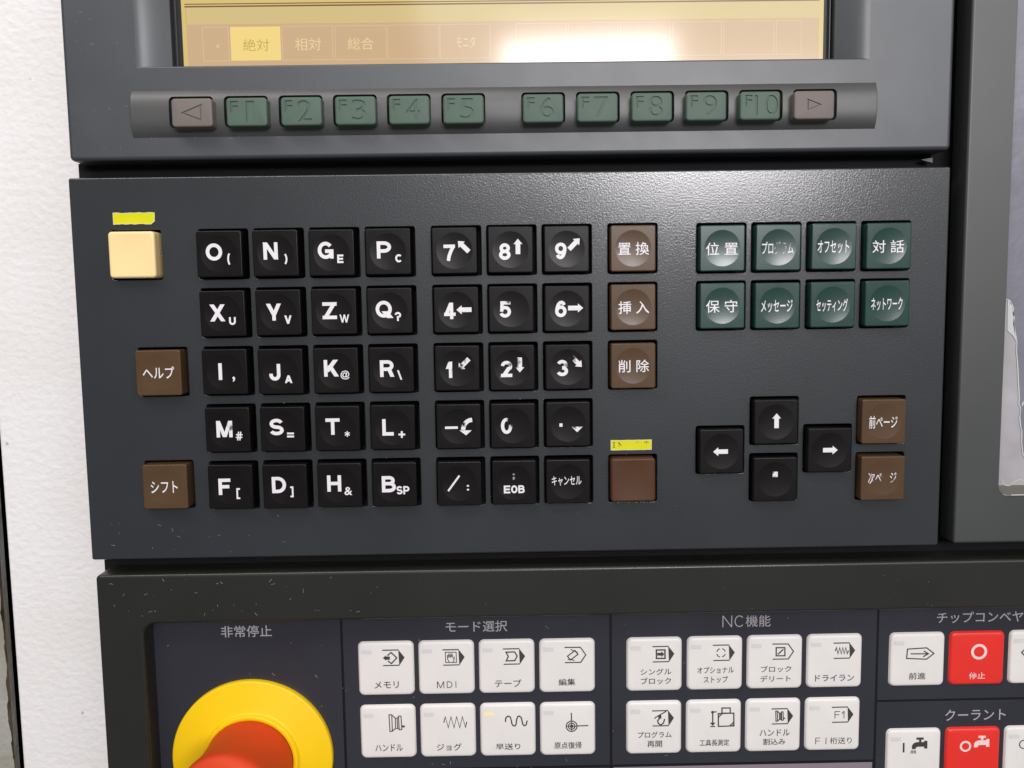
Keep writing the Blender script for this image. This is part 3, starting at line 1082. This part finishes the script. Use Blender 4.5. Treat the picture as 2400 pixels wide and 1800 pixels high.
tp = ragged(-6.85, 6.6, -1.85, 1.85, .12)
tp[13] = (5.3, -1.95)
tp[14] = (6.55, -1.0)
tape("small blank yellow tape label above the cream key", [(a, bq) for a, bq in tp], (-125.9, 0, 53.9))
th = tape("yellow tape label with faded black letters above the plain russet key", ragged(-6.85, 6.85, -1.75, 1.7, .04), (34.8, 0, -22.75))
ik = Ink(lambda x, z: TY - 0.03)
ik.line([(-5.75, -.75), (-5.75, .95)], .26).line([(-6.15, .95), (-5.35, .95)], .14).line([(-6.15, -.75), (-5.35, -.75)], .14)
ik.line([(-4.1, -.6), (-4.1, .95)], .12).line([(-4.15, .95), (-3.3, -.25)], .22).line([(-4.4, .95), (-3.95, .95)], .12)
ik.line([(1.6, .9), (2.6, .98)], .10).line([(4.4, .98), (5.75, .98)], .16).line([(5.05, .95), (5.05, .35)], .2).line([(4.42, .95), (4.42, .6)], .1).line([(5.72, .95), (5.72, .55)], .1)
ik.build("lettering", M["tape_ink"], th)

# ------------------------------------------------------------------ operator panel
t = thing("operator_panel", "dark frame round navy membrane with white and red push buttons at the bottom", "control panel", (0, 0, 0))
OPX0, OPX1, OPZ0, OPZ1 = -145.8, 290.0, -250.0, -64.2
RX0, RX1, RZ0, RZ1 = -130.7, 280.0, -240.0, -81.3
MY = 8.0
mb = MB()
prev = mb.loop(rrect(OPX0, OPX1, OPZ0, OPZ1, 1.6), 11.0)
for ins, y in fillet(1.1, 6):
    outer = rrect(OPX0 + ins, OPX1 - ins, OPZ0 + ins, OPZ1 - ins, max(1.6 - ins, 0.1))
    l = mb.loop(outer, y)
    mb.bridge(prev, l)
    prev = l
HF = 0.9
inner = rrect(RX0 - HF, RX1 + HF, RZ0 - HF, RZ1 + HF, 5.0, 8)
mb.fill([outer, inner], 0)
prev = None
for ins, y in reversed(fillet(HF, 5)):
    l = mb.loop(rrect(RX0 - ins, RX1 + ins, RZ0 - ins, RZ1 + ins, 5.0 - HF + ins, 8), y)
    if prev:
        mb.bridge(prev, l)
    prev = l
l = mb.loop(rrect(RX0, RX1, RZ0, RZ1, 5.0 - HF, 8), MY + .6)
mb.bridge(prev, l)
mb.build("frame", M["frame"], t)
memb = sheet("membrane", -134, 284, -244, -78, MY, M["membrane"], t)
dl = MY - 0.04
for x0, x1, z0, z1 in ((-65.9, -65.0, -245, -79), (28.3, 29.2, -245, -79), (122.5, 123.35, -245, -79), (-65.0, 28.3, -140.0, -139.2), (29.2, 122.5, -140.0, -139.2), (123.35, 282, -117.9, -117.1)):
    sheet("divider_line", x0, x1, z0, z1, dl, M["divider"], memb)
sheet("lilac_field", 29.6, 122.1, -235, -140.2, dl - .02, M["lilac"], memb)
for s, u0, u1, v0, v1 in (("非常停止", 518, 637, 1466, 1493), ("モード選択", 1044.5, 1189, 1455, 1481), ("NC機能", 1692, 1806, 1442, 1469),
                          ("チップコンベヤ", 2196, 2398, 1433, 1459), ("クーラント", 2215, 2357, 1662, 1688)):
    x0, x1, z0, z1 = pxrect(u0, u1, v0, v1, MY)
    ik = Ink(lambda x, z: MY - 0.05)
    if s.startswith("NC"):
        w = x1 - x0
        word(ik, "NC", x0 + w * .235, (z0 + z1) / 2, w * .45, z1 - z0, .34, .22)
        ik.text("機能", x1 - w * .255, (z0 + z1) / 2, w * .51, z1 - z0, 0.0)
    else:
        ik.text(s, (x0 + x1) / 2, (z0 + z1) / 2, x1 - x0, z1 - z0, .004)
    tag(ik.build("heading", M["heading"], memb), "heading " + s)

BY = 7.0


def bpil(x, z):
    return BY - 0.22 * max(0, 1 - (x / 8.5) ** 4) * max(0, 1 - (z / 8.5) ** 4)


def bsurf(x, z):
    return bpil(x, z) - 0.05


def button_mesh(material):
    mb = MB()
    h = 9.62
    prev = mb.loop(rrect(-h - .15, h + .15, -h - .15, h + .15, 1.9, 6), MY + .02)
    prof = [(0, 0.85), (0.12, 0.45), (0.35, 0.2), (0.7, 0.05), (1.2, 0.0)]
    for ins, y in prof:
        lp = dense(rrect(-h + ins, h - ins, -h + ins, h - ins, max(1.8 - ins * .6, .6), 6), 99)
        l = mb.loop(lp, BY + y)
        mb.bridge(prev, l)
        prev = l
    for k in range(1, 8):
        s = 1 - k / 8
        l = mb.loop([(p[0] * s, bpil(p[0] * s, p[1] * s), p[1] * s) for p in lp])
        mb.bridge(prev, l)
        prev = l
    c = mb.loop([(0, BY - .22, 0)])[0]
    for i in range(len(prev)):
        mb.face((prev[i], prev[(i + 1) % len(prev)], c))
    return mb.mesh("button", material)


BM = {"white": button_mesh(M["btn_white"]), "red": button_mesh(M["btn_red"])}
led_ink = Ink(bsurf)
led_ink.poly([(-8.4, 5.5), (-4.9, 5.5), (-4.9, 6.9), (-8.4, 6.9)])
led_off = led_ink.mb.mesh("indicator_window", M["led_off"], False)
led_on = led_ink.mb.mesh("indicator_window", M["led_on"], False)

TAG = "tag"


def tagicon(x0, y0, filled=True):
    """block-shaped arrow outline common to many buttons, upper-left corner at x0, y0 (photo units)"""
    if filled:
        return [("l", [(x0, y0 + 2), (x0 + 135, y0)], 7), ("l", [(x0 + 3, y0 + 132), (x0 + 137, y0 + 130)], 7), ("f", [(x0 + 132, y0 - 3), (x0 + 182, y0 + 64), (x0 + 136, y0 + 133)])]
    return [("l", [(x0, y0), (x0 + 131, y0), (x0 + 175, y0 + 64), (x0 + 131, y0 + 128), (x0 + 1, y0 + 129)], 7)]


def wheel(x, y, s):
    q = lambda p: [(x + a * s, y + bb * s) for a, bb in p]
    return [("c", q([(2, 0), (25, 0), (25, 142), (5, 144)]), 6), ("l", q([(25, 2), (53, 30), (53, 118), (25, 140)]), 6), ("l", q([(53, 30), (80, 24)]), 5), ("l", q([(53, 118), (82, 122)]), 5),
            ("l", q([(68, 28), (70, 118)]), 6), ("c", q([(80, 12), (101, 12), (104, 128), (82, 130)]), 6), ("f", q([(104, 93), (130, 93), (130, 110), (104, 110)]))]


def faucet(dx, dy):
    q = lambda p: [(a + dx, bb + dy) for a, bb in p]
    return [("f", q([(1025, 1357), (1100, 1357), (1100, 1380), (1075, 1380), (1075, 1407), (1052, 1407), (1052, 1380), (1025, 1380)])),
            ("f", q([(978, 1480), (980, 1440), (1000, 1415), (1030, 1405), (1105, 1405), (1105, 1392), (1138, 1392), (1138, 1475), (1105, 1475), (1105, 1455), (1035, 1455), (1020, 1465), (1017, 1480)]))]


arc = lambda cx, cy, r, a0, a1: ("a", cx, cy, r, a0, a1)
BT = [
    # mm x, mm z, colour, photo centre, photo units per mm, icon, texts, label
    (-50.1, -101.85, "white", (355, 568), 23.6, tagicon(330, 404) + [("l", [(372, 452), (402, 425), (448, 470), (402, 519), (374, 496)], 8), ("f", [(333, 471), (360, 449), (362, 459), (391, 459), (391, 486), (362, 486), (360, 495)])], [("メモリ", 255, 455, 672, 733)]),
    (-29.0, -101.9, "white", (837, 560), 23.6, tagicon(809, 401) + [("c", [(833, 423), (922, 423), (922, 510), (833, 510)], 5), ("l", [(862, 507), (850, 482), (850, 447)], 5), ("l", [(851, 472), (858, 436), (862, 470)], 5), ("l", [(863, 468), (870, 430), (874, 468)], 5), ("l", [(875, 466), (882, 430), (885, 466)], 5), ("l", [(887, 466), (892, 438), (896, 480), (906, 462), (903, 490), (892, 507)], 5)], [("MDI", 755, 918, 672, 730)]),
    (-7.85, -101.95, "white", (1320, 554), 23.6, tagicon(1292, 396) + [("c", [(1317, 425), (1388, 423), (1408, 458), (1388, 497), (1317, 499), (1335, 461)], 8)], [("テープ", 1218, 1437, 660, 725)]),
    (13.35, -102.05, "white", (1802, 550), 23.6, tagicon(1782, 388, False) + [("c", [(1805, 463), (1868, 414), (1892, 447), (1829, 495)], 7), ("l", [(1833, 405), (1862, 420), (1890, 430)], 6), ("l", [(1808, 492), (1830, 488), (1862, 500)], 6)], [("編集", 1727, 1865, 655, 715)]),
    (-50.05, -124.95, "white", (373, 1073), 23.6, wheel(385, 920, 1.0), [("ハンドル", 262, 490, 1175, 1238)]),
    (-28.95, -125.0, "white", (851, 1067), 23.6, [("l", [(819, 990), (833, 940), (855, 1035), (880, 940), (903, 1035), (927, 940), (950, 1035), (975, 940), (998, 1033), (1010, 985)], 7)], [("ジョグ", 753, 960, 1172, 1235)]),
    (-7.8, -125.1, "white", (1328, 1060), 23.6, [("l", [(1309, 985), (1313, 950), (1330, 935), (1350, 942), (1358, 970), (1362, 1000), (1372, 1018), (1388, 1020), (1398, 1002), (1403, 965), (1412, 940), (1428, 935), (1442, 950), (1448, 980), (1452, 1004), (1464, 1020), (1481, 1012), (1490, 975)], 8)], [("早送り", 1223, 1427, 1172, 1228)]),
    (13.35, -125.25, "white", (1806, 1054), 23.6, [("r", 1838, 1023, 45, 9), ("r", 1838, 1023, 27, 9), ("d", 1838, 1023, 15), ("l", [(1838, 908), (1838, 978)], 7), ("l", [(1883, 1021), (1977, 1020)], 7), ("l", [(1795, 1023), (1881, 1023)], 5), ("l", [(1838, 980), (1838, 1066)], 5)], [("原点復帰", 1690, 1918, 1160, 1220)]),
    (44.0, -102.2, "white", (456, 538), 23.6, tagicon(439, 378) + [("c", [(472, 408), (543, 408), (543, 480), (472, 480)], 9), ("f", [(480, 432), (513, 432), (513, 419), (538, 444), (513, 469), (513, 456), (480, 456)])], [("シングル", 338, 595, 567, 622), ("ブロック", 340, 592, 645, 703)]),
    (65.3, -102.2, "white", (938, 530), 23.6, tagicon(920, 368) + [arc(987, 434, 36, 15, 75), arc(987, 434, 36, 105, 165), arc(987, 434, 36, 195, 255), arc(987, 434, 36, 285, 345)], [("オプショナル", 790, 1093, 553, 610), ("ストップ", 842, 1043, 635, 693)]),
    (86.45, -102.2, "white", (1416, 520), 23.6, tagicon(1393, 359, False) + [("c", [(1424, 390), (1496, 390), (1496, 459), (1424, 459)], 8), ("l", [(1437, 447), (1484, 403)], 8)], [("ブロック", 1297, 1550, 545, 600), ("デリート", 1293, 1545, 628, 683)]),
    (107.55, -102.2, "white", (1894, 511), 23.6, tagicon(1880, 350) + [("l", [(1895, 420), (1905, 390), (1918, 443), (1932, 390), (1945, 443), (1958, 390), (1970, 443), (1983, 390), (1995, 443), (2005, 415)], 7)], [("ドライラン", 1730, 2055, 622, 680)]),
    (43.9, -125.4, "white", (453, 1043), 23.6, tagicon(437, 889) + [("l", [(455, 955), (480, 938), (556, 894)], 7), ("l", [(500, 925), (503, 950), (482, 975), (488, 1000), (508, 1012), (530, 997), (541, 960)], 8), ("f", [(485, 928), (512, 920), (514, 957), (490, 957)])], [("プログラム", 315, 597, 1070, 1125), ("再開", 393, 517, 1150, 1208)]),
    (65.1, -125.4, "white", (930, 1034), 23.6, [("c", [(997, 868), (1066, 868), (1066, 912), (997, 912)], 8), ("c", [(966, 915), (1096, 913), (1096, 1024), (966, 1026)], 8), ("l", [(966, 948), (1000, 915)], 7), ("f", [(966, 915), (985, 915), (966, 932)]), ("l", [(1060, 1024), (1096, 990)], 7), ("f", [(1096, 1004), (1096, 1024), (1076, 1024)]), ("l", [(919, 905), (919, 1000)], 8), ("d", 918, 903, 12), ("l", [(918, 901), (954, 900)], 7), ("f", [(895, 993), (941, 993), (919, 1022)]), ("l", [(898, 1027), (939, 1027)], 7)], [("工具長測定", 808, 1057, 1140, 1197)]),
    (86.2, -125.4, "white", (1404, 1023), 23.6, tagicon(1387, 872) + wheel(1421, 892, 0.62), [("ハンドル", 1287, 1540, 1050, 1110), ("割込み", 1317, 1503, 1130, 1188)]),
    (107.35, -125.4, "white", (1878, 1013), 23.6, tagicon(1867, 858) + [("t", "F1", 1890, 1978, 893, 955)], [("F1桁送り", 1728, 2037, 1122, 1180)]),
    (136.8, -102.2, "white", (1037, 607), 28.8, [("c", [(930, 490), (1125, 478), (1200, 538), (1125, 597), (922, 588)], 9), ("l", [(962, 540), (1140, 540)], 9), ("l", [(1095, 510), (1143, 540), (1090, 571)], 9)], [("前進", 950, 1120, 737, 810)]),
    (158.0, -102.15, "red", (1620, 595), 28.8, [("r", 1632, 520, 68, 27)], [("停止", 1535, 1700, 735, 808)]),
    (179.2, -102.1, "white", (2203, 590), 28.8, [("c", [(2090, 480), (2290, 480), (2290, 590), (2090, 590), (2040, 535)], 9)], []),
    (136.55, -137.5, "white", (1003, 1553), 28.8, [("f", [(885, 1413), (903, 1413), (903, 1515), (885, 1515)])] + faucet(0, 0) + [("l", [(975, 1493), (969, 1527)], 6), ("l", [(989, 1493), (986, 1527)], 6), ("l", [(1002, 1493), (1003, 1527)], 6), ("l", [(1014, 1493), (1018, 1527)], 6)], []),
    (157.75, -137.4, "red", (1583, 1548), 28.8, [("r", 1500, 1460, 48, 21)] + faucet(607, -8), []),
    (178.9, -137.3, "white", (2166, 1545), 28.8, [("r", 2075, 1452, 44, 10)], []),
]
for (x, z, cl, (pcx, pcy), k, icon, texts) in BT:
    words = "".join(a[0] for a in texts)
    bo = link("button", BM[cl], t, (x, 0, z))
    if words:
        tag(bo, "%s button printed %s" % (cl, words))
    ink = M["btn_ink" if cl == "white" else "btn_ink_pale"]
    # a photo unit to mm in the button's own frame; the photograph is rolled by 0.8 degrees
    ca, sa = math.cos(0.0125), math.sin(0.0125)

    def loc(p):
        a, bb = (p[0] - pcx) / k, -(p[1] - pcy) / k
        return a * ca + bb * -sa * 1.0, bb * ca + a * -sa * -1.0 * -1.0
    ik = Ink(bsurf)
    for it in icon:
        if it[0] == "l":
            ik.line([loc(p) for p in it[1]], it[2] * 1.32 / k)
        elif it[0] == "c":
            ik.line([loc(p) for p in it[1]], it[2] * 1.32 / k, True)
        elif it[0] == "f":
            ik.poly([loc(p) for p in it[1]])
        elif it[0] == "r":
            ik.ring(*loc(it[1:3]), it[3] / k, it[4] / k)
        elif it[0] == "a":
            ik.ring(*loc(it[1:3]), it[3] / k, 8 / k, it[4], it[5], 40)
        elif it[0] == "d":
            ik.disc(*loc(it[1:3]), it[3] / k)
        elif it[0] == "t":
            c = loc(((it[2] + it[3]) / 2, (it[4] + it[5]) / 2))
            word(ik, it[1], *c, (it[3] - it[2]) / k, (it[5] - it[4]) / k, .26, .3)
    ik.build("icon", ink, bo)
    for (s, u0, u1, v0, v1) in texts:
        ik = Ink(bsurf)
        c = loc(((u0 + u1) / 2, (v0 + v1) / 2))
        w_, h_ = (u1 - u0) / k, (v1 - v0) / k
        if s == "MDI":
            word(ik, s, c[0], c[1], w_, h_, .25, .4)
        elif s.startswith("F1"):
            glyph(ik, "F", c[0] - w_ / 2 + 1.0, c[1], 1.75, h_, .24)
            glyph(ik, "I", c[0] - w_ / 2 + 3.9, c[1], .26, h_, .24)
            ik.text("桁送り", c[0] + w_ * .205, c[1], w_ * .59, h_ * 1.02, 0)
        else:
            ik.text(s, c[0], c[1], w_, h_, .006 if cl == "white" else .008)
        ik.build("lettering", ink, bo)
    if cl == "white":
        lit = words == "早送り"
        tag(link("indicator_window", led_on if lit else led_off, bo), "lit amber indicator window" if lit else None)

# ------------------------------------------------------------------ emergency stop
t = thing("emergency_stop_button", "big red mushroom push button on a round yellow collar at lower left", "emergency stop", (-97.8, MY, -133.1))


def lathe(prof, n=96):
    mb = MB()
    prev = None
    for r, y in prof:
        if r < 1e-6:
            c = mb.loop([(0, y, 0)])[0]
            for i in range(n):
                mb.face((prev[i], prev[(i + 1) % n], c))
            continue
        l = mb.loop([(r * math.cos(2 * math.pi * i / n), y, r * math.sin(2 * math.pi * i / n)) for i in range(n)])
        if prev:
            mb.bridge(prev, l)
        prev = l
    return mb


lathe([(28.1, 0.0), (28.1, -1.6), (27.9, -1.95), (27.5, -2.1), (17.4, -2.9), (16.9, -3.1), (16.7, -3.6), (16.5, -4.2), (16.2, -4.4), (15.0, -4.4), (14.6, -3.0)]).build("collar", M["yellow"], t)
head = lathe([(14.2, -3.0), (15.0, -4.4), (15.2, -5.2), (14.9, -8.0), (14.7, -14.0), (14.9, -19.0), (15.4, -23.0), (15.8, -25.6), (15.9, -26.8), (15.7, -27.9), (15.1, -28.9), (14.1, -29.7), (12.6, -30.4), (10.0, -31.0), (6.0, -31.4), (0, -31.5)])
head.v = [(x + 0.045 * y, y, z) for x, y, z in head.v]      # the head leans a little to the left
head.build("mushroom_head", M["red"], t)

# ------------------------------------------------------------------ unit on the right with a torn film window
t = thing("side_unit", "grey unit at the right edge with a window under torn grey film", "side unit", (0, 0, 0))
WX, WZ = 158.9, -42.5
mb = MB()
x0, x1, z0, z1 = 144.2, 300.0, -58.5, 300.0
prev = mb.loop(rrect(x0, x1, z0, z1, 0.9), 9.0)
for ins, y in fillet(0.9, 5):
    outer = rrect(x0 + ins, x1 - ins, z0 + ins, z1 - ins, max(0.9 - ins, 0.05))
    l = mb.loop(outer, y)
    mb.bridge(prev, l)
    prev = l
win = lambda e: rrect(WX - e, 285 + e, WZ - e, 285 + e, 4.0 + e, 8)
mb.fill([outer, win(0.15)], 0)
a, bq, c = mb.loop(win(0.15), 0), mb.loop(win(0), 0.2), mb.loop(win(0), 1.6)
mb.bridge(a, bq)
mb.bridge(bq, c)
mb.build("frame", M["side"], t)
WY = 1.5
mb = MB()
mb.fill([win(0.1)], WY)
mb.build("window", M["glass"], t)


def wp(u, v):
    return at(u, v, WY)


tear = [wp(u, v) for u, v in ((2358, 700), (2366, 703), (2371, 712), (2375, 722), (2374, 734), (2377, 745), (2376, 757), (2379, 778), (2383, 800), (2382, 822), (2384, 842), (2386, 870), (2387, 900), (2389, 930), (2388, 948), (2392, 955), (2390, 975), (2392, 1000), (2395, 1010), (2394, 1035), (2397, 1062), (2404, 1075), (2430, 1090))]
mb = MB()
film = [(WX + .15, 280)] + [(WX + .15, tear[0][1])] + tear[1:] + [(280, tear[-1][1]), (280, 280)]
mb.fill([film], WY - 0.15)
mb.build("film", M["film"], t)
ik = Ink(lambda x, z: WY - 0.22)
for i in range(len(tear) - 1):
    (xa, za), (xb, zb_) = tear[i], tear[i + 1]
    wA = 0.2 + 0.2 * random.random()
    ik.poly([(xa - wA, za - .1), (xb - wA, zb_ - .1), (xb + .08, zb_), (xa + .08, za)])
ik.poly([wp(u, v) for u, v in ((2361, 702), (2370, 712), (2375, 735), (2377, 770), (2380, 800), (2374, 788), (2366, 780), (2360, 775))])
ik.poly([wp(u, v) for u, v in ((2394, 945), (2400, 938), (2398, 948), (2394, 953))])
ik.build("torn_edge", M["film_white"], t)
zs = wp(2370, 1137)[1]
mb = MB()
mb.fill([[p for p in win(-0.1) if p[1] < zs + .01 and p[0] < 200] + [(280, WZ + .1), (280, zs), (WX + .2, zs)]] if False else [[(WX + 4, WZ + .15), (280, WZ + .15), (280, zs), (WX + .1, zs), (WX + .35, zs - 1.3), (WX + 1.6, zs - 2.7)]], WY - .05)
mb.build("sealing_strip", M["sealant"], t)
ik = Ink(lambda x, z: WY - 0.12)
wv = [wp(u, v) for u, v in ((2347, 1122), (2350, 1132), (2356, 1137), (2364, 1138), (2372, 1134), (2380, 1127), (2390, 1124), (2402, 1127), (2420, 1130), (2460, 1126))]
ik.line(wv, .3)
ik.line([wp(2370, 1160), wp(2420, 1159), wp(2480, 1158)], .35)
ik.build("glue_line", M["film_white"], t)

# ------------------------------------------------------------------ lint and swarf dust
mb = MB()


def fibre(x, y, z, ln, w=0.1):
    a = random.uniform(0, 2 * math.pi)
    cur = random.uniform(-1.6, 1.6)
    L, R = [], []
    px, pz = x, z
    for k in range(5):
        d = (math.cos(a), math.sin(a))
        yy = y - 0.03 - 0.05 * math.sin(k * 0.8)
        L.append((px - d[1] * w / 2, yy, pz + d[0] * w / 2))
        R.append((px + d[1] * w / 2, yy, pz - d[0] * w / 2))
        px += d[0] * ln / 4
        pz += d[1] * ln / 4
        a += cur / 4
    mb.bridge(mb.loop(L), mb.loop(R), False)


def speck(x, y, z, r):
    n = 6
    ids = mb.loop([(x + r * random.uniform(.5, 1.2) * math.cos(i * 6.283 / n), y - .03, z + r * random.uniform(.5, 1.2) * math.sin(i * 6.283 / n)) for i in range(n)])
    mb.face(ids, True)


for k in range(34):     # lower frame
    x = -140 + 90 * random.random() ** 1.4
    z = random.uniform(-80.3, -66)
    (fibre(x, 0, z, random.uniform(.5, 1.6), .09) if random.random() < .5 else speck(x, 0, z, random.uniform(.06, .17)))
for k in range(30):
    x, z = random.uniform(-60, 160), random.uniform(-80.3, -66)
    speck(x, 0, z, random.uniform(.04, .12))
for k in range(18):     # keyboard plate, lower left
    x, z = random.uniform(-142, -80), random.uniform(-57, -44)
    (fibre(x, 0, z, random.uniform(.5, 1.3), .07) if random.random() < .6 else speck(x, 0, z, .1))
for k in range(40):
    x, z = random.uniform(-140, 130), random.uniform(-56, 62)
    if not any(h[0] - .6 < x < h[1] + .6 and h[2] - .6 < z < h[3] + .6 for h in holes):
        speck(x, 0, z, random.uniform(.04, .09))
for k in range(60):     # round the edges of the key bar
    x = random.uniform(-126, 115)
    z = random.choice((SZ0 - .25, SZ1 + .25)) + random.uniform(-.35, .35)
    (fibre(x, -.02, z, random.uniform(.4, 1.4), .07) if random.random() < .45 else speck(x, -.02, z, random.uniform(.05, .13)))
for k in range(26):
    x, z = random.uniform(-143, -100), random.uniform(74, 120)
    if x < -124 or z > 95:
        if x < -123:
            fibre(x, 0, z, random.uniform(.4, 1.2), .06)
for k in range(95):    # membrane
    x, z = random.uniform(-128, 120), random.uniform(-140, -84)
    if any(abs(x - q[0]) < 10.2 and abs(z - q[1]) < 10.2 for q in BT) or math.hypot(x + 97.8, z + 133.1) < 29:
        continue
    (fibre(x, MY - .02, z, random.uniform(.4, 1.4), .09) if random.random() < .45 else speck(x, MY - .02, z, random.uniform(.05, .16)))
for k in range(46):     # crumbs in the key wells
    h = random.choice(holes)
    if random.random() < .5:
        x, z = random.uniform(h[0], h[1]), random.choice((h[2] - .1, h[3] + .1))
    else:
        x, z = random.choice((h[0] - .1, h[1] + .1)), random.uniform(h[2], h[3])
    speck(x, -.02, z, random.uniform(.05, .13))
o = mb.build("lint", M["lint"], None, False)
tag(o, "pale specks of lint and dust scattered over the panels", None, None, "stuff")
